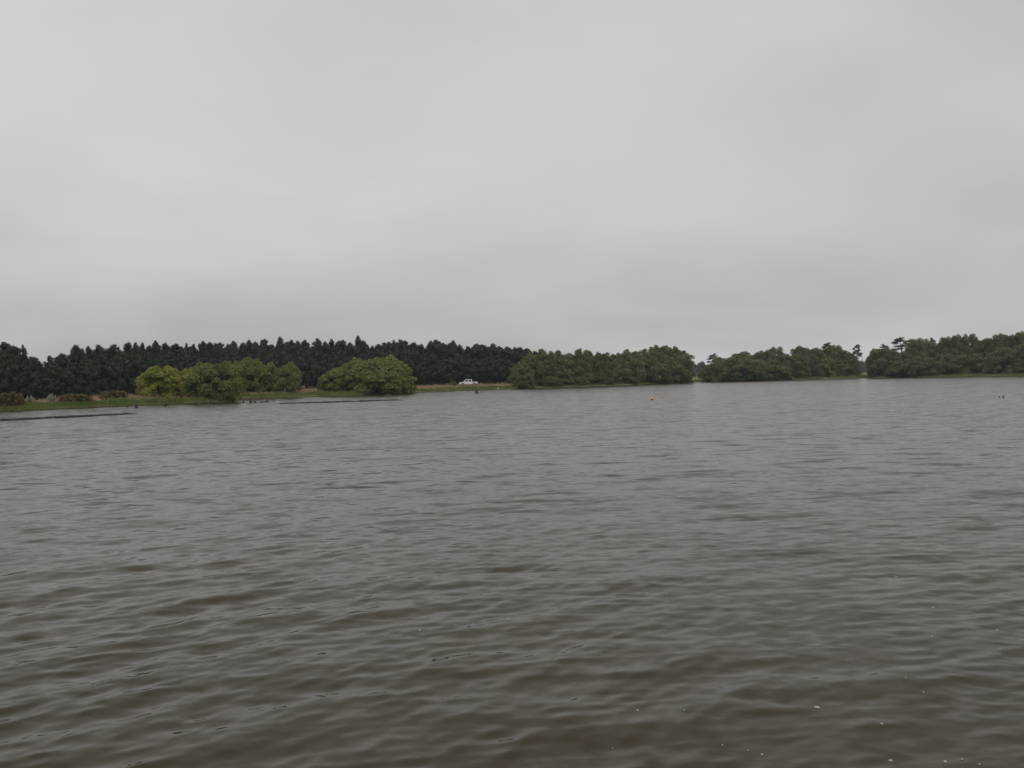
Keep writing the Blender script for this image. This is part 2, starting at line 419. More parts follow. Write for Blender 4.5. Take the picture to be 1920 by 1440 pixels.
# ------------------------------------------------------------------ tree meshes
def clump_leaves(clumps, dens, L, W, rng, axis_fn, inner=0.55, low_cut=-0.5, jit=0.42):
    """clumps: rows of cx,cy,cz,rx,ry,rz ; leaves in the outer part of each ellipsoid"""
    Ps = []; As = []; Ns = []
    for c in clumps:
        cx, cy, cz, rx, ry, rz = c
        area = 4 * math.pi * ((rx * ry) ** 1.6 + (rx * rz) ** 1.6 + (ry * rz) ** 1.6) ** (1 / 1.6) / 3 ** (1 / 1.6)
        n = max(8, int(area * dens))
        d = unit(rng.normal(size=(n, 3)))
        d[:, 2] = np.where(d[:, 2] < low_cut, -d[:, 2], d[:, 2])
        q = inner + (1.08 - inner) * rng.random(n) ** 0.6
        P = np.array([cx, cy, cz]) + d * q[:, None] * np.array([rx, ry, rz])
        Ps.append(P); As.append(axis_fn(d, P, rng)); Ns.append(d / np.array([rx, ry, rz]) * min(rx, rz) + rng.normal(size=d.shape) * jit)
    P = np.concatenate(Ps); A = np.concatenate(As); n = len(P)
    return leaf_quads(P, A, L * rng.uniform(0.6, 1.35, n), W * rng.uniform(0.6, 1.35, n), rng, np.concatenate(Ns))

def pine(seed, H=14.0, R=2.7, base=0.10, leaders=2, spire=1.0, rnd=1.3):
    rng = np.random.default_rng(seed)
    cl = []; limbs = []
    lean = rng.normal(size=2) * 0.25
    z = base * H
    while z < 0.93 * H:
        t = (z / H - base) / (1 - base)
        prof = (1 - t ** rnd) ** 0.75 * (0.75 + 0.25 * min(1, t / 0.15))
        nb = rng.integers(4, 7) if t < 0.8 else rng.integers(2, 4)
        a0 = rng.uniform(0, 6.28)
        for b in range(nb):
            a = a0 + 6.28 * b / nb + rng.normal() * 0.3
            r = R * prof * rng.uniform(0.55, 1.25)
            bx, by = lean[0] * t, lean[1] * t
            tip = (bx + math.cos(a) * r, by + math.sin(a) * r, z + 0.25 * r + rng.normal() * 0.2)
            limbs.append(((bx, by, z - 0.2), tip))
            for q, s in ((0.9, 0.34), (0.5, 0.42)):
                cl.append((bx + math.cos(a) * r * q, by + math.sin(a) * r * q, z + 0.28 * r * q, max(0.35, r * s), max(0.35, r * s), max(0.4, 0.30 * r + 0.18)))
        z += rng.uniform(0.55, 0.95) * H / 14
    for l in range(leaders):
        off = rng.normal(size=2) * (0.5 if l else 0.05) * R * 0.5
        zt = H - (0 if l == 0 else rng.uniform(0.3, 1.4))
        cl.append((lean[0] + off[0], lean[1] + off[1], zt - 0.55 * spire, 0.52, 0.52, 0.62 * spire))
        cl.append((lean[0] + off[0] * 1.1, lean[1] + off[1] * 1.1, zt - 1.5 * spire, 0.7, 0.65, 0.8))
    def ax(d, P, g): return d * 0.8 + np.array([0, 0, 0.75]) + g.normal(size=d.shape) * 0.35
    crown = clump_leaves(cl, 13.0, 0.34, 0.085, rng, ax, 0.35, -0.75)
    parts = [tube([((0, 0, -0.4), 0.26), ((lean[0] * 0.3, lean[1] * 0.3, H * 0.35), 0.19), ((lean[0] * 0.7, lean[1] * 0.7, H * 0.7), 0.10), ((lean[0], lean[1], H * 0.97), 0.02)], 7)]
    for a, b in limbs[::2]: parts.append(tube([(a, 0.06), (b, 0.015)], 4))
    return crown, join(parts)

def willow(seed, H=6.0, R=3.0, upright=0.35, dens=72.0, skirt=-0.04, L=0.17, W=0.042, droop=0.35, lobes=76, lean=0.0):
    """dome of leaf clumps on several stems from a low fork"""
    rng = np.random.default_rng(seed)
    cl = []; parts = []
    stems = []
    ns = 5
    for s in range(ns):
        a = 6.28 * s / ns + rng.normal() * 0.3
        rr = R * rng.uniform(0.3, 0.62) * (1 - 0.4 * upright)
        tip = (math.cos(a) * rr + lean * H * 0.5, math.sin(a) * rr, H * rng.uniform(0.62, 0.9))
        stems.append(tip)
        mid = (tip[0] * 0.45, tip[1] * 0.45, H * 0.3)
        parts.append(tube([((math.cos(a) * 0.12, math.sin(a) * 0.12, -0.3), 0.17), (mid, 0.12), (tip, 0.03)], 6))
    for i in range(lobes):
        t = (i + 0.5) / lobes
        zf = skirt + (1 - skirt) * t ** 0.9
        prof = math.sqrt(max(0.02, 1 - (max(0.0, zf - 0.34) / 0.70) ** 2)) * (0.90 + 0.10 * min(1, max(0, zf) / 0.3))
        a = i * 2.39996 + rng.normal() * 0.35
        rr = R * prof * rng.uniform(0.55, 0.86)
        cr = R * rng.choice([rng.uniform(0.12, 0.2), rng.uniform(0.2, 0.34)]) * (1.0 - 0.25 * zf)
        x, y, z = math.cos(a) * rr + lean * H * zf * 0.6, math.sin(a) * rr, H * zf * 0.93
        cz = cr * rng.uniform(0.75, 1.1) * (1 + 0.7 * upright)
        cl.append((x, y, min(z, H - cz * 0.7), cr, cr, cz))
        if upright > 0.3 and zf > 0.55:
            cl.append((x * 0.95, y * 0.95, min(z, H - cz * 0.7) + cz * 0.8, cr * 0.5, cr * 0.5, cz * 0.7))
        st = stems[int(rng.integers(0, ns))]
        parts.append(tube([((st[0] * 0.6, st[1] * 0.6, st[2] * 0.6), 0.05), ((x, y, z), 0.012)], 4))
    for i in range(8):                                  # inner mass
        a = rng.uniform(0, 6.28); rr = R * rng.uniform(0.1, 0.5); zf = rng.uniform(0.2, 0.75)
        cl.append((math.cos(a) * rr, math.sin(a) * rr, H * zf, R * 0.33, R * 0.33, H * 0.16))
    def ax(d, P, g): return d * 0.55 + np.array([0.15, 0, -droop]) * (d[:, 2:3] < 0.35) + np.array([0, 0, 0.45 + upright]) * (d[:, 2:3] >= 0.35) + g.normal(size=d.shape) * 0.5
    crown = clump_leaves(cl, dens, L, W, rng, ax, 0.35, -0.6, 0.62)
    return crown, join(parts)

def poplar(seed, H=9.0, R=2.2):
    """upright crown of several flame-shaped leaders leaning with the wind"""
    rng = np.random.default_rng(seed)
    cl = []; parts = [tube([((0, 0, -0.4), 0.2), ((0.05, 0, H * 0.4), 0.13), ((-0.1, 0.05, H * 0.9), 0.02)], 6)]
    nl = 8
    for l in range(nl):
        a = 6.28 * l / nl + rng.normal() * 0.3
        rr = 0.0 if l == 0 else R * rng.uniform(0.4, 0.85)
        x, y = math.cos(a) * rr, math.sin(a) * rr
        top = H * (1.0 if l == 0 else rng.uniform(0.70, 0.97))
        z = H * rng.uniform(0.06, 0.12)
        parts.append(tube([((x * 0.2, y * 0.2, H * 0.08), 0.09), ((x, y, top * 0.5), 0.06), ((x - 0.2, y, top * 0.95), 0.012)], 4))
        w0 = R * rng.uniform(0.40, 0.55)
        while z < top - 0.35:
            t = z / top
            w = w0 * (1 - max(0, t - 0.55) / 0.62) * rng.uniform(0.8, 1.15)
            w = max(w, 0.24)
            cl.append((x + rng.normal() * w * 0.45 - 0.28 * t * t, y + rng.normal() * w * 0.45, z, w, w, w * 1.15))
            z += w * 0.75
        cl.append((x - 0.38, y, top - 0.35, 0.26, 0.26, 0.42))
    def ax(d, P, g): return d * 0.5 + np.array([-0.25, 0, 0.55]) + g.normal(size=d.shape) * 0.5
    crown = clump_leaves(cl, 42.0, 0.17, 0.052, rng, ax, 0.3, -0.7, 0.6)
    return crown, join(parts)

def umbrella(seed, H=12.0, R=3.0, lean=0.0, plates=10, bare=0.62):
    """bare crooked pine trunk forking into flat needle plates"""
    rng = np.random.default_rng(seed)
    parts = []; cl = []
    p0 = (0, 0, -0.4); p1 = (lean * 0.3 + 0.2, 0.1, H * 0.35); p2 = (lean * 0.7 - 0.1, 0, H * 0.65); p3 = (lean, 0, H * 0.93)
    parts.append(tube([(p0, 0.26), (p1, 0.21), (p2, 0.16), (p3, 0.05)], 7))
    for i in range(plates):
        t = bare + (1 - bare) * (i + 0.6) / plates
        a = i * 2.5 + rng.normal() * 0.4
        r = R * (1.15 - 0.75 * (t - bare) / (1 - bare)) * rng.uniform(0.6, 1.05)
        if i == plates - 1: r *= 0.3
        z0 = H * (t - 0.08)
        f = (lean * t, 0, z0)
        tip = (f[0] + math.cos(a) * r, math.sin(a) * r * 0.8, H * t - 0.1)
        parts.append(tube([(f, 0.09), (((f[0] + tip[0]) / 2, tip[1] / 2, z0 + 0.15), 0.06), (tip, 0.02)], 5))
        w = R * rng.uniform(0.20, 0.34)
        for q in range(3):
            cl.append((tip[0] * (0.8 + 0.15 * q) + rng.normal() * w * 0.5, tip[1] + rng.normal() * w * 0.5, H * t + rng.normal() * 0.25, w * 0.9, w * 0.9, rng.uniform(0.28, 0.55)))
    def ax(d, P, g): return d * 0.6 + np.array([0, 0, 0.7]) + g.normal(size=d.shape) * 0.4
    crown = clump_leaves(cl, 16.0, 0.26, 0.075, rng, ax, 0.2, -0.5)
    return crown, join(parts)

PROTO = {}
def proto(key, kind, builder, H, crown_mat, bark_mat):
    (cv, cf), (tv, tf) = builder
    me_c = np_mesh(key + '_crown', cv, cf); me_c.materials.append(crown_mat)
    me_t = np_mesh(key + '_trunk', tv, tf, True); me_t.materials.append(bark_mat)
    PROTO[key] = (me_c, me_t, H, float(np.percentile(np.abs(cv[:, 0]), 97)), float(cv[:, 2].max()))
for i in range(6): proto('pine%d' % i, 'pine', pine(100 + i, base=[0.10, 0.14, 0.05, 0.12, 0.2, 0.08][i], leaders=[3, 4, 2, 3, 5, 2][i], spire=[0.9, 0.55, 1.2, 0.7, 0.5, 1.0][i], rnd=[1.6, 2.6, 1.3, 2.0, 3.6, 1.5][i]), 14, M['pine'], M['bark'])
for i in range(4): proto('nearpine%d' % i, 'pine', pine(140 + i, H=12, R=3.1, base=0.03, leaders=[3, 1, 4, 2][i], spire=[0.6, 1.7, 0.5, 0.9][i], rnd=[2.2, 0.9, 3.0, 1.5][i]), 12, M['pine_near'], M['bark'])
for i in range(3): proto('willow%d' % i, 'willow', willow(200 + i), 6, M['willow'], M['bark'])
for i in range(2): proto('yellow%d' % i, 'willow', willow(220 + i, dens=70), 6, M['willow_yellow'], M['bark'])
proto('darkwillow', 'willow', willow(232, H=6, R=2.9, upright=0.45), 6, M['willow_dark'], M['bark'])
for i in range(2): proto('tallwillow%d' % i, 'willow', willow(240 + i, H=6.5, R=2.4, upright=0.7, skirt=0.10, dens=72), 6.5, M['willow'], M['bark'])
for i in range(4): proto('poplar%d' % i, 'poplar', poplar(260 + i), 9, M['poplar'], M['bark'])
for i in range(4): proto('bushy%d' % i, 'tree', willow(280 + i, H=9, R=4.6, upright=0.29, dens=36, L=0.20, W=0.055, lobes=84), 9, M['bushy'], M['bark'])
for i in range(3): proto('umbrella%d' % i, 'pine', umbrella(300 + i, lean=[-1.6, 0.4, 0.9][i]), 12, M['umbrella'], M['bark_grey'])
proto('redbush', 'bush', willow(330, H=4.5, R=3.2, dens=22, L=0.22, W=0.06, skirt=0.0, lobes=26, droop=0), 4.5, M['red'], M['bark'])
proto('brownbush', 'bush', willow(331, H=1.6, R=1.5, dens=90, L=0.16, W=0.035, skirt=0.0, lobes=30, droop=0, upright=0.15), 1.6, M['brown'], M['bark'])
proto('olivebush', 'bush', willow(332, H=1.6, R=1.5, dens=60, L=0.14, W=0.04, skirt=0.0, lobes=20, droop=0), 1.6, M['olive'], M['bark'])
proto('palebush', 'bush', willow(333, H=1.0, R=1.0, dens=80, L=0.12, W=0.035, skirt=0.0, lobes=16, droop=0), 1.0, M['pale'], M['bark'])

prng = random.Random(77)
def plant(key, name, px, top_y, width_px, D, label, cat, group=None, turn=None):
    """stand a plant at ground distance D so that its top and breadth have their real size"""
    me_c, me_t, H, hw, zmax = PROTO[key]
    x = X_at(px, D)
    gz = float(ground_z(np.float64(x), np.float64(D)))
    gz = max(gz, -0.1)
    h = Z_at(px, top_y, D) - gz
    sz = h / zmax
    sw = (width_px * D / F_PX / 2) / hw
    root = empty(name, (x, D, gz), prng.uniform(0, 6.28) if turn is None else turn)
    root.scale = (sw, sw, sz)
    tag(root, label, cat, group)
    mesh_obj('crown', me_c, None, root)
    mesh_obj('trunk', me_t, None, root)
    return root
ORD = 'first second third fourth fifth sixth seventh eighth ninth tenth eleventh twelfth thirteenth fourteenth fifteenth sixteenth seventeenth eighteenth nineteenth twentieth'.split()

# ------------------------------------------------------------------ the dark pine wood
SKY_PINES = [(-14, 642), (8, 640), (24, 647), (43, 645), (62, 668), (78, 676), (98, 666), (115, 661), (142, 645), (157, 652), (170, 648), (190, 645), (206, 652), (220, 645), (245, 640), (258, 641), (270, 641),
  (282, 646), (294, 638), (311, 642), (331, 644), (350, 642), (366, 644), (383, 639), (393, 641), (407, 643), (418, 642), (440, 639), (455, 642), (467, 636), (483, 640), (500, 635),
  (513, 645), (527, 631), (548, 637), (560, 638), (573, 637), (596, 634), (612, 640), (625, 635), (636, 638), (648, 637), (658, 642), (672, 629), (680, 638), (689, 644), (700, 648), (711, 645), (722, 642), (731, 641),
  (742, 636), (752, 636), (763, 638), (777, 642), (791, 645), (808, 638), (820, 637), (833, 643), (845, 642), (852, 638), (866, 646), (879, 649), (889, 650), (898, 644), (908, 646), (920, 650), (929, 644), (938, 649),
  (953, 650), (966, 650), (976, 651), (991, 653), (1004, 658), (1016, 661)]
SECT = [(-99, 80, 'at the left end of the wood'), (80, 272, 'on the skyline left of the willows'), (272, 400, 'on the skyline behind the yellow-green willows'),
        (400, 520, 'on the skyline behind the darker willows'), (520, 605, 'on the skyline behind the willow gap'),
        (605, 690, 'behind the round willow clump, left half'), (690, 780, 'behind the round willow clump, right half'),
        (780, 880, 'on the skyline left of the pickup'), (880, 1030, 'on the skyline between pickup and poplars')]
def pine_D(px):
    return float(np.interp(px, [-20, 60, 130, 290, 420, 700, 1020], [122, 126, 134, 158, 205, 232, 262]))
cnt = {}
for i, (px, ty) in enumerate(SKY_PINES):
    s = next(k for k, (a, b, c) in enumerate(SECT) if a <= px < b)
    cnt[s] = cnt.get(s, 0) + 1
    D = pine_D(px) + prng.uniform(-4, 8)
    near = px < 285
    if near: key = 'nearpine%d' % (1 if px in (43, 78) else prng.choice([0, 2, 3]))
    else: key = 'pine%d' % (2 if ty <= 632 else prng.choice([0, 1, 1, 1, 3, 3, 4, 4, 4]))
    lab = 'dark pine, %s from the left %s' % (ORD[cnt[s] - 1], SECT[s][2])
    wpx = (34 if near else 27) * prng.uniform(0.75, 1.45)
    if px == 142: wpx = 46
    if px < 60: wpx = 52 if px != 43 else 36
    plant(key, 'pine_tree', px, ty - 1.0, wpx, D, lab, 'pine tree', 'pines on the skyline of the dark wood')
px = -30.0
k = 0
while px < 1012:
    base_top = float(np.interp(px, [p for p, q in SKY_PINES], [q for p, q in SKY_PINES]))
    near = px < 285
    for row in (0, 1):
        D = pine_D(px) + (-9 - prng.uniform(0, 4) if row == 0 else 16 + prng.uniform(0, 6))
        drop = prng.uniform(16, 34) if row == 0 else prng.uniform(4, 10)
        if row == 0 and px > 940: continue
        if row == 1 and 60 < px < 108: continue
        key = ('nearpine%d' % prng.choice([0, 2, 3])) if near else 'pine%d' % prng.choice([1, 3, 4, 4])
        ppx = px + prng.uniform(-5, 5)
        plant(key, 'pine_tree', ppx, base_top + drop, (38 if near else 31) * prng.uniform(0.9, 1.2), D,
              'dark pine packed inside the wood below the trees ' + next(c for a, b, c in SECT if a <= ppx < b), 'pine tree', 'pines packed inside the dark wood')
    k += 1
    if k % 2 == 0 and px < 985:
        plant('nearpine%d' % prng.choice([0, 2, 3]), 'pine_tree', ppx, base_top + prng.uniform(14, 24), 50 * prng.uniform(0.9, 1.2), pine_D(px) + 34,
              'dark pine packed inside the wood below the trees ' + next(c for a, b, c in SECT if a <= ppx < b), 'pine tree', 'pines packed inside the dark wood')
    px += 21 if near else 17

# ------------------------------------------------------------------ willows on the bank
W = [
 ('yellow0', 306, 684, 78, 121, 'yellow-green willow at the left end of the willow group by the water posts', 'willow'),
 ('yellow1', 343, 689, 74, 122, 'yellow-green willow, second from the left of the group by the water posts', 'willow'),
 ('yellow0', 372, 685, 64, 124, 'yellowish willow just left of the dark green willow at the water edge', 'willow'),
 ('darkwillow', 402, 675, 90, 117, 'dark green domed willow hanging over the water, front right of its group', 'willow'),
 ('tallwillow0', 436, 675, 52, 150, 'green willow right behind the domed willow at the water edge', 'willow'),
 ('willow1', 470, 668, 60, 152, 'tallest willow of the cluster behind the water posts', 'willow'),
 ('tallwillow1', 504, 677, 40, 153, 'narrow grey-green willow between the tallest willow and the lone upright one', 'willow'),
 ('tallwillow0', 540, 677, 46, 151, 'lone upright willow with a gap before the wide round willow', 'willow'),
 ('willow2', 640, 688, 72, 156, 'low left flank willow of the wide round clump on the bank', 'willow'),
 ('willow0', 678, 669, 100, 158, 'broad middle willow of the wide round clump on the bank', 'willow'),
 ('willow1', 724, 664, 84, 157, 'tall right willow of the wide round clump on the bank', 'willow'),
 ('willow2', 712, 690, 90, 153.5, 'low front willow of the wide round clump, touching the water', 'willow'),
]
for k in W: plant(k[0], 'willow_tree', k[1], k[2], k[3], k[4], k[5], 'willow tree', 'willows along the left bank')
plant('olivebush', 'shrub', 762, 703, 30, 166, 'brownish green shrub at the right foot of the wide round willow clump', 'shrub')
plant('olivebush', 'shrub', 604, 712, 18, 160, 'small green shrub at the left foot of the wide round willow clump', 'shrub')
plant('olivebush', 'shrub', 850, 711, 12, 205, 'small green shrub just left of the white pickup nose', 'shrub')
plant('brownbush', 'shrub', 14, 733, 50, 93, 'brown and olive shrub on the bank at the left edge of the picture', 'shrub')
plant('palebush', 'shrub', 56, 741, 15, 97, 'tiny pale whitish shrub low on the bank under the left pines', 'shrub')
plant('palebush', 'shrub', 96, 736, 14, 101, 'pale grey-green shrub between the tiny white one and the brown ones', 'shrub')
plant('brownbush', 'shrub', 140, 736, 54, 101, 'wide reddish brown shrub on the bank, left of the dry grass patch', 'shrub')
plant('brownbush', 'shrub', 214, 730, 42, 109, 'reddish brown shrub on the bank just left of the willows', 'shrub')

# ------------------------------------------------------------------ poplar row
POP = [(980, 673, 36, 203), (997, 664, 40, 206), (1019, 653, 44, 213), (1045, 655, 44, 215), (1066, 660, 44, 217), (1086, 652, 44, 219), (1104, 659, 42, 222), (1121, 659, 42, 225), (1137, 659, 42, 228),
       (1160, 660, 44, 232), (1174, 654, 40, 236), (1187, 658, 44, 240), (1207, 652, 46, 246), (1230, 645, 46, 252), (1249, 647, 46, 257), (1270, 648, 46, 262), (1284, 672, 24, 266)]
for i, (px, ty, w, D) in enumerate(POP):
    lab = 'upright green poplar, %s from the left in the row right of the pickup' % ORD[i]
    if i == len(POP) - 1: lab = 'short poplar ending the poplar row beside the open gap'
    if i == 13: lab = 'tallest poplar near the right end of the poplar row'
    plant('poplar%d' % (i % 4), 'poplar_tree', px, ty, w * prng.uniform(1.0, 1.2), D, lab, 'poplar tree', 'poplars in the row')
LOWP = [(984, 700, 34, 198), (1030, 706, 48, 206), (1078, 706, 46, 211), (1126, 705, 48, 217), (1172, 704, 46, 230), (1222, 702, 46, 250), (1262, 702, 38, 259)]
for i, (px, ty, w, D) in enumerate(LOWP):
    plant('bushy%d' % (i % 4), 'bushy_tree', px, ty, w, D, 'low dark bushy tree, %s from the left along the foot of the poplar row' % ORD[i], 'bushy tree', 'bushy trees at the foot of the poplars')

# ------------------------------------------------------------------ right hand clumps
RA = [(1342, 680, 46, 272), (1364, 668, 66, 273), (1392, 660, 62, 290), (1406, 672, 70, 270), (1432, 655, 50, 292), (1457, 649, 44, 298), (1480, 662, 66, 284), (1503, 647, 40, 300), (1528, 651, 46, 302), (1562, 646, 60, 304), (1592, 658, 34, 302), (1578, 680, 44, 297), (1452, 682, 58, 272)]
RA.sort()
for i, (px, ty, w, D) in enumerate(RA):
    plant('bushy%d' % ((i * 3 + 1) % 4), 'bushy_tree', px, ty, w, D, 'dark green bushy tree, %s from the left in the clump between the two gaps' % ORD[i], 'bushy tree', 'bushy trees between the two gaps')
plant('willow1', 'willow_tree', 1551, 668, 34, 296, 'pale green rounded willow beside the reddish bush', 'willow tree')
plant('redbush', 'bush', 1517, 679, 40, 293, 'reddish brown rounded bush between green trees on the far bank', 'bush')
plant('brownbush', 'shrub', 1436, 698, 30, 275, 'brownish low shrub at the water edge left of the reddish bush', 'shrub')
plant('olivebush', 'shrub', 1491, 694, 16, 284, 'small light green shrub left of the reddish bush', 'shrub')
plant('brownbush', 'shrub', 1322, 690, 22, 300, 'greyish brown shrub in the first gap after the poplars', 'shrub')
UM = [('umbrella1', 1340, 662, 26, 320, 'flat-topped pine rising above the left end of the clump between the gaps'),
      ('umbrella2', 1319, 677, 14, 340, 'small flat-topped pine low in the first gap after the poplars'),
      ('umbrella1', 1395, 658, 40, 330, 'flat-topped pine barely showing over the middle of the first clump'),
      ('umbrella0', 1563, 641, 38, 312, 'wide flat-topped pine above the right part of the first clump'),
      ('umbrella2', 1605, 645, 26, 306, 'lone flat-topped pine with a bare trunk beside the second gap'),
      ('umbrella1', 1658, 644, 26, 300, 'flat-topped pine at the left end of the far right clump'),
      ('umbrella0', 1702, 631, 50, 292, 'spreading pine with bare limbs reaching left over the far right clump'),
      ('umbrella1', 1749, 632, 18, 300, 'small flat tuft of a pine peeking over the far right clump')]
for k in UM: plant(k[0], 'umbrella_pine', k[1], k[2], k[3], k[4], k[5], 'pine tree', 'flat-topped pines', 0.0 if k[0] == 'umbrella0' else None)
RB = [(1645, 652, 34, 290), (1662, 652, 56, 285), (1690, 658, 48, 286), (1694, 677, 56, 274), (1726, 632, 54, 288), (1752, 639, 52, 284), (1781, 629, 44, 282), (1797, 626, 44, 280), (1821, 624, 46, 278),
      (1850, 632, 50, 276), (1880, 623, 46, 272), (1900, 626, 50, 266), (1918, 620, 50, 262), (1886, 650, 64, 252), (1940, 640, 66, 250), (1728, 668, 60, 268), (1772, 662, 60, 272), (1816, 662, 60, 268), (1846, 668, 44, 266)]
RB.sort()
for i, (px, ty, w, D) in enumerate(RB):
    plant('bushy%d' % ((i * 3 + 2) % 4), 'bushy_tree', px, ty, w, D, 'dark green bushy tree, %s from the left in the far right clump' % ORD[i], 'bushy tree', 'bushy trees of the far right clump')

for px, ty, r, lab in ((1609.5, 661, 0.10, 'thin leaning dead trunk beside the lone flat-topped pine'), (1616.5, 667, 0.12, 'thin upright dead trunk standing alone in the second gap')):
    D = 303.0; x = X_at(px, D); gz = float(ground_z(np.float64(x), np.float64(D))); h = Z_at(px, ty, D) - gz
    V, F = join([tube([((0, 0, -0.3), r * 1.3), ((0.05, 0, h * 0.5), r), ((0.25, 0, h), r * 0.4)], 7), tube([((0.1, 0, h * 0.7), 0.05), ((0.5, 0.1, h * 0.85), 0.015)], 5)])
    ob = mesh_obj('dead_trunk', np_mesh('dead_trunk', V, F, True), M['bark_grey']); ob.location = (x, D, gz); tag(ob, lab, 'dead tree', 'dead trunks in the second gap')

# far wood seen through the gaps
rng = np.random.default_rng(909)
cl = []
for i in range(420):
    px = 1100 + 1000 * i / 420
    D = 720 + rng.uniform(-25, 40)
    h = 12.0 + 2.0 * math.sin(i * 0.11) + rng.normal() * 0.9
    x = X_at(px, D)
    cl.append((x, D, 1.4 + h * 0.18, 3.2, 3.2, h * 0.55)); cl.append((x + rng.normal() * 2, D + 4, 1.4 + h * 0.8, 1.8, 1.8, h * 0.22))
def axf(d, P, g): return d + np.array([0, 0, 0.5]) + g.normal(size=d.shape) * 0.5
fv, ff = clump_leaves(cl, 1.1, 1.0, 0.4, rng, axf, 0.6, -0.5)
tag(mesh_obj('far_wood', np_mesh('far_wood', fv, ff), M['pine']), 'grey-blue distant wood seen through the gaps between the right clumps', 'wood', kind='stuff')

# ------------------------------------------------------------------ bank grass
def blades(n, px_lo, px_hi, d_lo, d_hi, h_lo, h_hi, w, seed, dens_fn=None, lean=0.35):
    g = np.random.default_rng(seed)
    px = g.uniform(px_lo, px_hi, n)
    thd = np.degrees(np.arctan((px - 960) / F_PX))
    d = d_lo + (d_hi - d_lo) * g.random(n) ** 1.2
    r = shore_r(thd) + d
    x = r * np.sin(np.radians(thd)); y = r * np.cos(np.radians(thd))
    if dens_fn is not None:
        keep = g.random(n) < dens_fn(px, d, x, y)
        x, y, d, px = x[keep], y[keep], d[keep], px[keep]; n = len(x)
    z = ground_z(x, y) - 0.03
    h = g.uniform(h_lo, h_hi, n) * np.clip(0.45 + d / 3.0, 0.45, 1.0) * (0.75 + 0.35 * np.sin(x * 0.9) * np.sin(y * 0.7 + 1))
    a = g.uniform(0, 6.283, n); ww = w * g.uniform(0.6, 1.4, n)
    P = np.stack([x, y, z], -1)
    S = np.stack([np.cos(a) * ww, np.sin(a) * ww, np.zeros(n)], -1)
    la = g.uniform(0, 6.283, n); ll = h * lean * g.random(n)
    Lm = np.stack([np.cos(la) * ll * 0.35, np.sin(la) * ll * 0.35, h * 0.55], -1)
    Lt = np.stack([np.cos(la) * ll, np.sin(la) * ll, h], -1)
    V = np.stack([P - S, P + S, P + Lm + S * 0.8, P + Lt, P + Lm - S * 0.8], 1).reshape(-1, 3)
    b = np.arange(n)[:, None] * 5
    F = np.concatenate([b + np.array([[0, 1, 2]]), b + np.array([[0, 2, 4]]), b + np.array([[4, 2, 3]])])
    return np_mesh('blades', V, F)
tag(mesh_obj('bank_grass', blades(70000, -180, 2050, -0.1, 8, 0.25, 0.62, 0.035, 41), M['grass']), 'green grass and rushes along the top of the lake bank', 'grass', kind='stuff')
def dry_fn(px, d, x, y):
    base = np.interp(px, [-200, 30, 60, 110, 155, 190, 260, 300, 440, 480, 600, 640, 770, 800, 950, 970, 1260, 1275, 1320, 1330, 1585, 1600, 1632, 1645], [0.1, 0.1, 0.25, 0.4, 0.9, 0.7, 1, 0.3, 0.6, 1, 1, 0.6, 1, 1, 1, 0.2, 0.2, 1, 1, 0.1, 0.1, 0.5, 0.5, 0.1])
    return base * np.clip(0.75 + 0.35 * np.sin(x * 0.23 + 1.7 * np.sin(y * 0.11)), 0.3, 1)
tag(mesh_obj('dry_grass', blades(60000, -150, 1660, 4.5, 34, 0.35, 0.85, 0.03, 43, dry_fn), M['dry']), 'tall straw-coloured dry grass behind the green bank', 'grass', kind='stuff')

def rush_fn(px, d, x, y): return np.clip(np.sin(px * 0.043 + 0.8) + np.sin(px * 0.117) * 0.7 + np.sin(d * 1.3 + px * 0.02) * 0.4 - 0.35, 0, 1)
tag(mesh_obj('brown_rushes', blades(24000, -150, 2000, 0.0, 6, 0.3, 0.75, 0.03, 47, rush_fn), M['rush']), 'patches of reddish brown rushes and dock among the bank grass', 'rushes', kind='stuff')

# ------------------------------------------------------------------ pickup truck
def prism(profile, y0, y1, bevel=0.0, seg=2, taper=None):
    """profile in x,z extruded along y; taper(x,z)->inset of the side"""
    bm = bmesh.new()
    A = [bm.verts.new((x, y0 + (taper(x, z) if taper else 0), z)) for x, z in profile]
    B = [bm.verts.new((x, y1 - (taper(x, z) if taper else 0), z)) for x, z in profile]
    n = len(profile)
    bm.faces.new(A[::-1]); bm.faces.new(B)
    for i in range(n): bm.faces.new((A[i], A[(i + 1) % n], B[(i + 1) % n], B[i]))
    bmesh.ops.recalc_face_normals(bm, faces=bm.faces)
    if bevel: bmesh.ops.bevel(bm, geom=list(bm.edges), offset=bevel, segments=seg, affect='EDGES', profile=0.5)
    me = bpy.data.meshes.new('prism'); bm.to_mesh(me); bm.free()
    for p in me.polygons: p.use_smooth = False
    return me
def lathe(profile, seg=24, axis='Z'):
    V = []; F = []
    for r, z in profile:
        for j in range(seg):
            a = 2 * math.pi * j / seg
            c = (r * math.cos(a), r * math.sin(a), z)
            if axis == 'Y': c = (c[0], c[2], c[1])
            V.append(c)
    for i in range(len(profile) - 1):
        for j in range(seg): F.append((i * seg + j, i * seg + (j + 1) % seg, (i + 1) * seg + (j + 1) % seg, (i + 1) * seg + j))
    return np_mesh('lathe', np.array(V), np.array(F), True)
def box(x0, x1, y0, y1, z0, z1, bevel=0.01):
    return prism([(x0, z0), (x1, z0), (x1, z1), (x0, z1)], y0, y1, bevel, 1)
D_T = 213.0
tx = X_at(878, D_T)
tz = float(ground_z(np.float64(tx), np.float64(D_T)))
tr = empty('pickup_truck', (tx, D_T, tz + 0.02), R_(2)); tr.rotation_euler = (0, R_(0.2), R_(2))
tag(tr, 'white double-cab pickup truck parked on the dry grass of the far bank', 'pickup truck')
def arch(cx, r=0.44, z=0.36, n=7):
    return [(cx + r * math.cos(a), z + r * math.sin(a)) for a in [math.pi * k / (n - 1) for k in range(n)]]
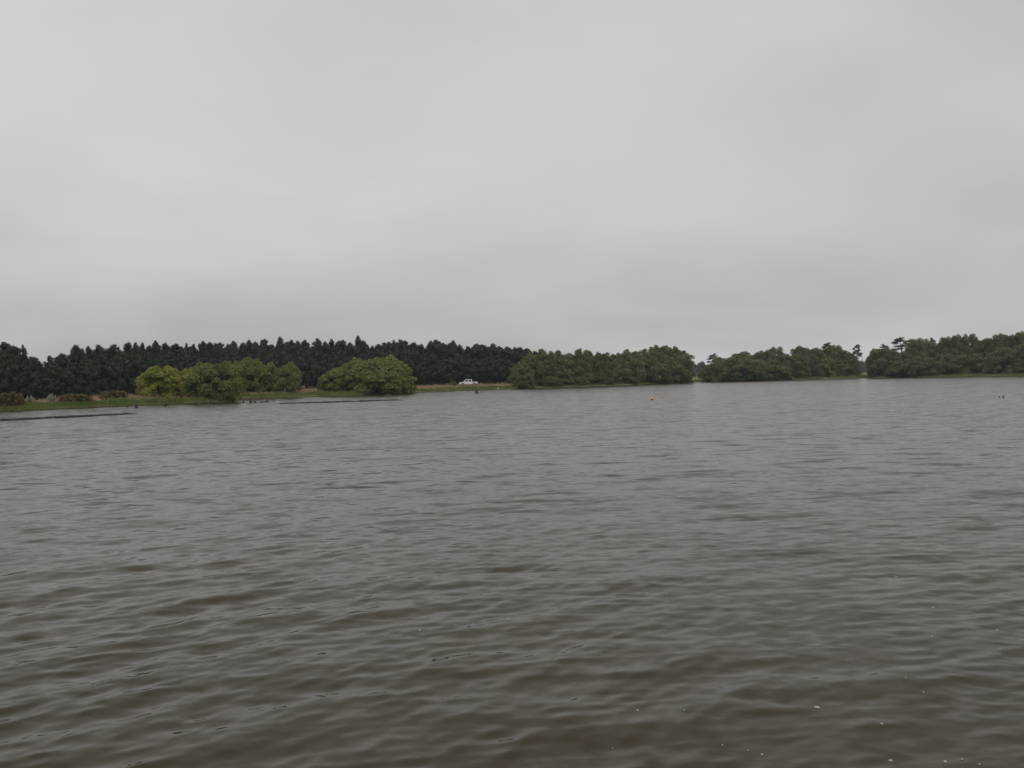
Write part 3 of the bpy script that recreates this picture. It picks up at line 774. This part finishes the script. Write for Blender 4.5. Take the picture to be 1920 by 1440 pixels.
front, rear = -1.48, 1.62
lower = [(-2.45, 0.52), (-2.45, 0.62), (-2.42, 0.80), (-2.28, 0.90), (-1.20, 1.07), (1.08, 1.10), (1.08, 0.42)] + [(-0.98, 0.42)] + arch(front)[0:] + [(-2.0, 0.42)]
body = mesh_obj('body', prism(lower, -0.84, 0.84, 0.02), M['white_paint'], tr)
cabp = [(-1.28, 1.06), (-0.72, 1.66), (-0.48, 1.73), (0.80, 1.73), (0.96, 1.66), (1.08, 1.06)]
cab = mesh_obj('cab', prism(cabp, -0.82, 0.82, 0.02, 2, lambda x, z: 0.14 * (z - 1.09) / 0.64), M['white_paint'], tr)
tray = [(1.12, 0.46), (1.16, 0.46)] + arch(rear)[::-1] + [(2.10, 0.46), (2.48, 0.50), (2.50, 1.06), (1.12, 1.06)]
bed = mesh_obj('cargo_bed', prism(tray, -0.84, 0.84, 0.015), M['white_paint'], tr)
mesh_obj('bed_floor', box(1.2, 2.42, -0.76, 0.76, 1.062, 1.075, 0), M['dark'], bed)
for sy in (-1, 1):
    def side_pane(p):
        vs = []
        for x, z in p:
            vs.append((x, sy * (0.828 - 0.14 * (z - 1.09) / 0.64), z))
        vs2 = [(x, y + sy * 0.006, z) for x, y, z in vs]
        n = len(p)
        F = []
        V = vs + vs2
        bm = bmesh.new()
        bv = [bm.verts.new(v) for v in V]
        bm.faces.new(bv[:n]); bm.faces.new(bv[n:][::-1])
        for i in range(n): bm.faces.new((bv[i], bv[(i + 1) % n], bv[n + (i + 1) % n], bv[n + i]))
        bmesh.ops.recalc_face_normals(bm, faces=bm.faces)
        me = bpy.data.meshes.new('pane'); bm.to_mesh(me); bm.free(); return me
    mesh_obj('side_window', side_pane([(-1.0, 1.14), (-0.62, 1.56), (-0.44, 1.63), (-0.06, 1.63), (-0.06, 1.14)]), M['glass'], cab)
    mesh_obj('side_window', side_pane([(0.08, 1.14), (0.08, 1.63), (0.72, 1.63), (0.82, 1.58), (0.90, 1.14)]), M['glass'], cab)
    for hx in (-0.14, 0.86): mesh_obj('door_handle', box(hx - 0.08, hx + 0.08, sy * 0.842 - 0.012, sy * 0.842 + 0.012, 0.97, 1.0, 0.004), M['dark'], body)
    for hx in (0.0, 1.0, -0.98): mesh_obj('door_seam', box(hx - 0.008, hx + 0.008, sy * 0.8405 - 0.003, sy * 0.8405 + 0.003, 0.5, 1.07, 0), M['dark'], body)
    mesh_obj('wing_mirror', box(-1.04, -0.92, sy * 0.93 - 0.08, sy * 0.93 + 0.08, 1.12, 1.28, 0.02), M['white_paint'], tr)
    mesh_obj('headlight', box(-2.425, -2.30, sy * 0.66 - 0.14, sy * 0.66 + 0.14, 0.68, 0.82, 0.015), M['lamp'], tr)
    mesh_obj('tail_light', box(2.46, 2.515, sy * 0.77 - 0.055, sy * 0.77 + 0.055, 0.72, 0.98, 0.01), M['red_lamp'], tr)
    for wx in (front, rear):
        wme = lathe([(0.20, -0.11), (0.33, -0.11), (0.36, -0.08), (0.36, 0.08), (0.33, 0.11), (0.20, 0.11)], 26, 'Y')
        wh = mesh_obj('wheel', wme, M['tyre'], tr); wh.location = (wx, sy * 0.74, 0.36)
        mesh_obj('rim', lathe([(0.0, 0.085), (0.10, 0.095), (0.19, 0.08), (0.21, 0.10), (0.21, -0.10), (0.0, -0.085)], 20, 'Y'), M['rim'], wh)
mesh_obj('windscreen', np_mesh('windscreen', np.array([(-1.215, -0.74, 1.13), (-1.215, 0.74, 1.13), (-0.76, 0.64, 1.617), (-0.76, -0.64, 1.617)]) + np.array([-0.008, 0, 0.008]), np.array([[0, 1, 2, 3]])), M['glass'], cab)
mesh_obj('front_bumper', box(-2.56, -2.40, -0.84, 0.84, 0.44, 0.66, 0.03), M['white_paint'], tr)
mesh_obj('rear_bumper', box(2.50, 2.62, -0.80, 0.80, 0.46, 0.60, 0.02), M['dark'], tr)
mesh_obj('grille', box(-2.475, -2.42, -0.48, 0.48, 0.68, 0.82, 0.01), M['dark'], tr)
mesh_obj('underbody', box(-2.2, 2.3, -0.62, 0.62, 0.32, 0.50, 0.02), M['dark'], tr)

# ------------------------------------------------------------------ person wading
def skin_mesh(name, verts, edges, radii, mat, parent=None, root=0, sub=2):
    me = bpy.data.meshes.new(name); me.from_pydata([Vector(v) for v in verts], edges, [])
    ob = mesh_obj(name, me, mat, parent)
    ob.modifiers.new('skin', 'SKIN'); 
    sl = me.skin_vertices[0].data if me.skin_vertices else None
    if sl is None:
        bm = bmesh.new(); bm.from_mesh(me); bm.verts.layers.skin.verify(); bm.to_mesh(me); bm.free(); sl = me.skin_vertices[0].data
    for i, r in enumerate(radii):
        sl[i].radius = (r, r) if not isinstance(r, tuple) else r
    sl[root].use_root = True
    s = ob.modifiers.new('sub', 'SUBSURF'); s.levels = sub; s.render_levels = sub
    for p in me.polygons: p.use_smooth = True
    return ob
D_P = 141.0
xp = X_at(893.3, D_P)
PZ = -0.5
pv = [(0, 0, 0.98), (0.10, 0, 1.16), (0.24, 0, 1.36), (0.31, 0, 1.42), (0.37, 0, 1.40), (0.42, 0, 1.35),            # pelvis, waist, chest, neck base, neck, skull base
      (-0.06, -0.10, 0.92), (-0.17, -0.11, 0.50), (-0.22, -0.11, 0.10), (-0.10, -0.12, 0.03),                       # leg a
      (0.06, 0.10, 0.92), (0.20, 0.11, 0.50), (0.22, 0.12, 0.10), (0.34, 0.12, 0.03),                               # leg b
      (0.26, -0.19, 1.38), (0.33, -0.24, 1.13), (0.42, -0.16, 0.95), (0.46, -0.13, 0.89),                          # arm a
      (0.26, 0.19, 1.38), (0.34, 0.24, 1.13), (0.44, 0.15, 0.96), (0.48, 0.12, 0.90),                              # arm b
      (0.47, 0, 1.29), (0.50, 0, 1.20)]                                                                             # skull, chin
pe = [(0, 1), (1, 2), (2, 3), (3, 4), (4, 5), (0, 6), (6, 7), (7, 8), (8, 9), (0, 10), (10, 11), (11, 12), (12, 13), (2, 14), (14, 15), (15, 16), (16, 17), (2, 18), (18, 19), (19, 20), (20, 21), (5, 22), (22, 23)]
prd = [0.135, 0.125, 0.15, 0.09, 0.055, 0.075, 0.085, 0.06, 0.042, 0.04, 0.085, 0.06, 0.042, 0.04, 0.062, 0.045, 0.033, 0.036, 0.062, 0.045, 0.033, 0.036, 0.098, 0.07]
base = []
for sgn, wi in ((-1, 17), (1, 21)):                     # fingers
    w = Vector(pv[wi])
    for f in range(5):
        a = w + Vector((0.03, sgn * (0.03 - 0.018 * f), -0.035 + (0.02 if f == 0 else 0)))
        b = a + Vector((0.02, sgn * (0.02 if f == 0 else 0), -0.045 - (0.01 if f in (2, 3) else 0)))
        i0 = len(pv); pv += [tuple(a), tuple(b)]; pe += [(wi, i0), (i0, i0 + 1)]; prd += [0.009, 0.008]
person = skin_mesh('person', pv, pe, prd, M['skin'])
person.location = (xp, D_P, PZ)
tag(person, 'person in brown jacket and dark waders bending over in shallow water', 'person')
skin_mesh('jacket', [(0.0, 0, 0.99), (0.10, 0, 1.16), (0.24, 0, 1.36), (0.31, 0, 1.43), (0.26, -0.19, 1.38), (0.33, -0.24, 1.13), (0.41, -0.17, 0.97), (0.26, 0.19, 1.38), (0.34, 0.24, 1.13), (0.43, 0.16, 0.98)],
          [(0, 1), (1, 2), (2, 3), (2, 4), (4, 5), (5, 6), (2, 7), (7, 8), (8, 9)], [0.165, 0.165, 0.185, 0.10, 0.085, 0.066, 0.052, 0.085, 0.066, 0.052], M['jacket'], person)
skin_mesh('waders', [(-0.01, 0, 1.0), (-0.06, -0.10, 0.92), (-0.17, -0.11, 0.50), (-0.22, -0.11, 0.08), (-0.10, -0.12, 0.03), (0.06, 0.10, 0.92), (0.20, 0.11, 0.50), (0.22, 0.12, 0.08), (0.34, 0.12, 0.03)],
          [(0, 1), (1, 2), (2, 3), (3, 4), (0, 5), (5, 6), (6, 7), (7, 8)], [0.155, 0.115, 0.088, 0.07, 0.058, 0.115, 0.088, 0.07, 0.058], M['waders'], person)
bm = bmesh.new(); bmesh.ops.create_uvsphere(bm, u_segments=16, v_segments=10, radius=0.118)
for v in bm.verts:
    if v.co.z < -0.02: v.co.z = -0.02
me = bpy.data.meshes.new('cap'); bm.to_mesh(me); bm.free()
cap = mesh_obj('cap', me, M['jacket'], person); cap.location = (0.475, 0, 1.345); cap.rotation_euler = (0, R_(35), 0)
for sy in (-1, 1):
    bm = bmesh.new(); bmesh.ops.create_uvsphere(bm, u_segments=8, v_segments=6, radius=0.014)
    me = bpy.data.meshes.new('eye'); bm.to_mesh(me); bm.free()
    ey = mesh_obj('eye', me, M['dark'], person); ey.location = (0.565, sy * 0.035, 1.275)
    bm = bmesh.new(); bmesh.ops.create_uvsphere(bm, u_segments=8, v_segments=6, radius=0.03)
    me = bpy.data.meshes.new('ear'); bm.to_mesh(me); bm.free()
    ea = mesh_obj('ear', me, M['skin'], person); ea.location = (0.465, sy * 0.098, 1.28); ea.scale = (0.7, 0.4, 1.1)

# ------------------------------------------------------------------ posts in the water
def post_mesh(h, r, seed, tilt):
    g = np.random.default_rng(seed)
    ch = [((0, 0, -0.55), r * 1.1), ((tilt * 0.5, 0, h * 0.5), r), ((tilt, 0, h * 0.93), r * 0.92), ((tilt, 0, h), r * 0.55), ((tilt, 0, h + 0.005), 0.002)]
    V, F = tube(ch, 9)
    V += g.normal(size=V.shape) * r * 0.07
    return np_mesh('post', V, F, False)
POSTS = [(238, 763.5, 762, 0.16, 'short weathered wooden post in the water, farthest left of the row'), (255.5, 765, 758, 0.2, 'wooden post in the water, second from the left of the row'),
         (310, 762, 756, 0.16, 'lone wooden post in front of the yellow-green willows'), (367, 760, 755, 0.14, 'wooden post just left of the domed willow over the water'),
         (381, 757, 750, 0.10, 'thin post at the left side under the domed willow'), (393, 757, 749, 0.09, 'thin post in the middle under the domed willow'),
         (408, 756, 750, 0.09, 'thin post at the right side under the domed willow'), (419, 757, 751, 0.15, 'dark post at the right foot of the domed willow'),
         (424.5, 755.5, 753, 0.1, 'stubby dark post right beside the dark post at the domed willow'),
         (456, 755, 750.5, 0.12, 'small post first right of the domed willow'), (469, 756, 750.5, 0.2, 'thick dark post second right of the domed willow'),
         (478, 755.5, 752, 0.16, 'short post third right of the domed willow'), (500, 754, 749.5, 0.18, 'dark post rising from a low clump of driftwood'),
         (512.5, 753.5, 751.5, 0.07, 'thin stick at the right end of the row of posts')]
for i, (px, wy, ty, r2, lab) in enumerate(POSTS):
    D = CAM_H * F_PX / (wy - horizon(px))
    h = max(0.24, 1.25 * (wy - ty) * D / F_PX)
    ob = mesh_obj('wooden_post', post_mesh(h, r2 * 0.85, i, [0.03, -0.04, 0.02, 0.05, -0.02][i % 5]), M['wet_wood'])
    ob.location = (X_at(px, D), D, 0)
    tag(ob, lab, 'post', 'old posts in the water')
# driftwood at the foot of the post
D = CAM_H * F_PX / (754.3 - horizon(498))
g = np.random.default_rng(3); parts = []
for i in range(9):
    a = g.uniform(-0.4, 0.4); L = g.uniform(0.4, 1.0); x0 = g.uniform(-0.55, 0.5); y0 = g.uniform(-0.2, 0.2)
    parts.append(tube([((x0 - L / 2, y0, 0.0), 0.035), ((x0, y0 + a * 0.3, 0.08 + 0.05 * g.random()), 0.05), ((x0 + L / 2, y0 + a, 0.02), 0.02)], 6))
V, F = join(parts)
ob = mesh_obj('driftwood', np_mesh('driftwood', V, F, True), M['wet_wood']); ob.location = (X_at(498, D), D - 0.3, 0)
tag(ob, 'low dark pile of driftwood around a post in the water', 'driftwood')
# floating log near the round willow
D = 144.0
V, F = tube([((-0.55, 0, 0.02), 0.06), ((-0.5, 0, 0.03), 0.10), ((0, 0.03, 0.05), 0.11), ((0.45, 0, 0.04), 0.09), ((0.5, 0, 0.04), 0.04)], 9)
br = tube([((0.1, 0, 0.1), 0.035), ((0.28, 0.05, 0.28), 0.012)], 5); V, F = join([(V, F), br])
ob = mesh_obj('floating_log', np_mesh('log', V, F, True), M['log']); ob.location = (X_at(727, D), D, 0)
tag(ob, 'short reddish brown log floating below the round willow clump', 'log')
# two dark stubs in open water
for px, wy, ty, r, lab in ((1873, 745.4, 742.6, 0.035, 'shorter of two dark stubs poking out of open water near the right edge'), (1880.5, 745.8, 741.6, 0.055, 'taller of two dark stubs poking out of open water near the right edge')):
    D = CAM_H * F_PX / (wy - horizon(px))
    ob = mesh_obj('wooden_stub', post_mesh((wy - ty) * D / F_PX, r, int(px), 0.01), M['wet_wood']); ob.location = (X_at(px, D), D, 0)
    tag(ob, lab, 'stub', 'dark stubs in open water')

# ------------------------------------------------------------------ buoy
D = CAM_H * F_PX / (749.8 - horizon(1222))
by = empty('buoy', (X_at(1222, D), D, 0.0))
tag(by, 'small round yellow buoy floating in the middle of the lake', 'buoy')
rb = 0.17
fl = mesh_obj('float', lathe([(rb * math.sin(a), 0.13 - rb * math.cos(a)) for a in [math.pi * k / 14 for k in range(15)]], 24), M['yellow'], by)
mesh_obj('waterline_band', lathe([(rb * math.sin(a) * 1.012, 0.13 - rb * math.cos(a) * 1.012) for a in [math.pi * (0.16 + 0.20 * k / 6) for k in range(7)]], 24), M['orange'], by)
V, F = tube([((0.03 * math.cos(a), 0, 0.33 + 0.03 * math.sin(a)), 0.009) for a in [2 * math.pi * k / 12 for k in range(13)]], 6)
mesh_obj('lifting_eye', np_mesh('eye', V, F, True), M['dark'], by)

# ------------------------------------------------------------------ white bird
D = 189.0
xb = X_at(933.3, D); zb = float(ground_z(np.float64(xb), np.float64(D)))
zb = max(zb, 0.0)
rowsV = []
def ell(c, r, seg=12, rings=8):
    V = []; F = []
    for i in range(rings + 1):
        a = math.pi * i / rings
        for j in range(seg):
            b = 2 * math.pi * j / seg
            V.append((c[0] + r[0] * math.sin(a) * math.cos(b), c[1] + r[1] * math.sin(a) * math.sin(b), c[2] - r[2] * math.cos(a)))
    for i in range(rings):
        for j in range(seg): F.append((i * seg + j, i * seg + (j + 1) % seg, (i + 1) * seg + (j + 1) % seg, (i + 1) * seg + j))
    return np.array(V), np.array(F)
bird = mesh_obj('bird', None or np_mesh('bird', *join([tube([((-0.26, 0, 0.20), 0.012), ((-0.17, 0, 0.23), 0.055), ((-0.05, 0, 0.25), 0.105), ((0.08, 0, 0.29), 0.10), ((0.14, 0, 0.37), 0.055), ((0.16, 0, 0.43), 0.045), ((0.175, 0, 0.47), 0.052), ((0.20, 0, 0.50), 0.04), ((0.215, 0, 0.505), 0.005)], 12)]), True), M['feather'])
bird.location = (xb, D, zb)
tag(bird, 'small white bird standing on the water edge right of the wading person', 'bird')
V, F = tube([((0.21, 0, 0.49), 0.016), ((0.29, 0, 0.47), 0.003)], 6); mesh_obj('beak', np_mesh('beak', V, F, True), M['beak'], bird)
for sy in (-1, 1):
    V, F = tube([((0.0, sy * 0.04, 0.19), 0.012), ((0.01, sy * 0.04, 0.08), 0.009), ((0.0, sy * 0.04, 0.0), 0.012), ((0.06, sy * 0.04, -0.005), 0.008)], 5)
    mesh_obj('leg', np_mesh('leg', V, F, True), M['beak'], bird)

# ------------------------------------------------------------------ dark strand lines and scraps on the water
def strand_line(name, p0, p1, label, n, seed, wid):  # added dark tubes that draw a thin broken line on the water
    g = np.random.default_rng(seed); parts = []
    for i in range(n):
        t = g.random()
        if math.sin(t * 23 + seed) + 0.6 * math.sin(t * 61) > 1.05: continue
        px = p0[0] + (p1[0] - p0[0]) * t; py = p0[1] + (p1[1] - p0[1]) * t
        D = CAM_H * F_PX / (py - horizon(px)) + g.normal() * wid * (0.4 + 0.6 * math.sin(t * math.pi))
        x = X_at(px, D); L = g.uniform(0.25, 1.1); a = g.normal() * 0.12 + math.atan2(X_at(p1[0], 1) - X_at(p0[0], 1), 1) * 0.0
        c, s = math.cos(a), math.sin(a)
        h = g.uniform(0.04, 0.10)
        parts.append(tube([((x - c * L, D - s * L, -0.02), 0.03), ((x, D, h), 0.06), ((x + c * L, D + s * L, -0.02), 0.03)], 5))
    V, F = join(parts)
    tag(mesh_obj(name, np_mesh(name, V, F, True), M['strands']), label, 'strands', kind='stuff')
strand_line('floating_strands', (-40, 791), (238, 776.5), 'long dark line of strands floating on the water below the left bank', 300, 61, 0.42)
strand_line('floating_strands', (528, 757.2), (742, 750.5), 'dark line of strands floating on the water before the round willow', 420, 62, 0.6)

FL = [(1519, 1326, 15), (1640, 1362, 8), (1414, 1412, 8), (1655, 1428, 12), (1757, 1432, 9), (1790, 1428, 6), (1340, 1397, 5), (1388, 1405, 4), (776, 1184, 7), (1182, 1333, 6), (1687, 1274, 6), (1740, 1139, 8), (1737, 1195, 7), (1860, 1182, 7),
      (1672, 1080, 5), (1838, 1071, 6), (1369, 1080, 4), (1720, 1299, 6), (942, 1162, 4), (1205, 1114, 3), (1241, 1116, 3), (1796, 1170, 4), (1270, 1336, 4), (1822, 1437, 6), (1865, 1218, 6), (1133, 1400, 3)]
for i, (px, py, s) in enumerate(FL):
    D = CAM_H * F_PX / (py - horizon(px)); x = X_at(px, D)
    g = np.random.default_rng(500 + i)
    sz = s * D * 1.06 / F_PX * 0.36
    n = 11
    top = []
    V = [(0, 0, 0.004)]
    for j in range(n):
        a = 6.283 * j / n; r = sz * g.uniform(0.45, 1.2)
        V.append((r * math.cos(a), r * math.sin(a) * 0.75, 0.002))
    for j in range(n): V.append((V[1 + j][0] * 0.9, V[1 + j][1] * 0.9, -0.004))
    F = [(0, 1 + j, 1 + (j + 1) % n) for j in range(n)]
    F += [(1 + j, 1 + n + j, 1 + n + (j + 1) % n) for j in range(n)] + [(1 + j, 1 + n + (j + 1) % n, 1 + (j + 1) % n) for j in range(n)]
    ob = mesh_obj('foam_fleck', np_mesh('foam_fleck', np.array(V), np.array(F)), M['foam'])
    ob.location = (x, D, water_z(x, D) + 0.002); ob.rotation_euler = (0, 0, g.uniform(0, 3))
    lab = 'largest white fleck of foam floating in the lower right water' if i == 0 else ('lone white foam fleck on the darker water left of centre' if i == 8 else 'tiny white foam fleck floating on the near brown water')
    tag(ob, lab, 'foam fleck', 'white foam flecks on the water')

# ------------------------------------------------------------------ haze
hz = bpy.data.meshes.new('haze')
bm = bmesh.new(); bmesh.ops.create_cube(bm, size=1.0)
for v in bm.verts: v.co = Vector((v.co.x * 11000, v.co.y * 11000, -2.0 if v.co.z < 0 else 24.0))
bm.to_mesh(hz); bm.free()
hm, t, o = new_mat('lake_haze')
vv = N(t, 'ShaderNodeVolumePrincipled'); vv.inputs['Color'].default_value = (0.86, 0.90, 0.96, 1); vv.inputs['Density'].default_value = 0.00016
t.links.new(vv.outputs[0], o.inputs['Volume'])
tag(mesh_obj('haze', hz, hm), 'thin grey haze over the lake and far banks', 'haze', kind='stuff')
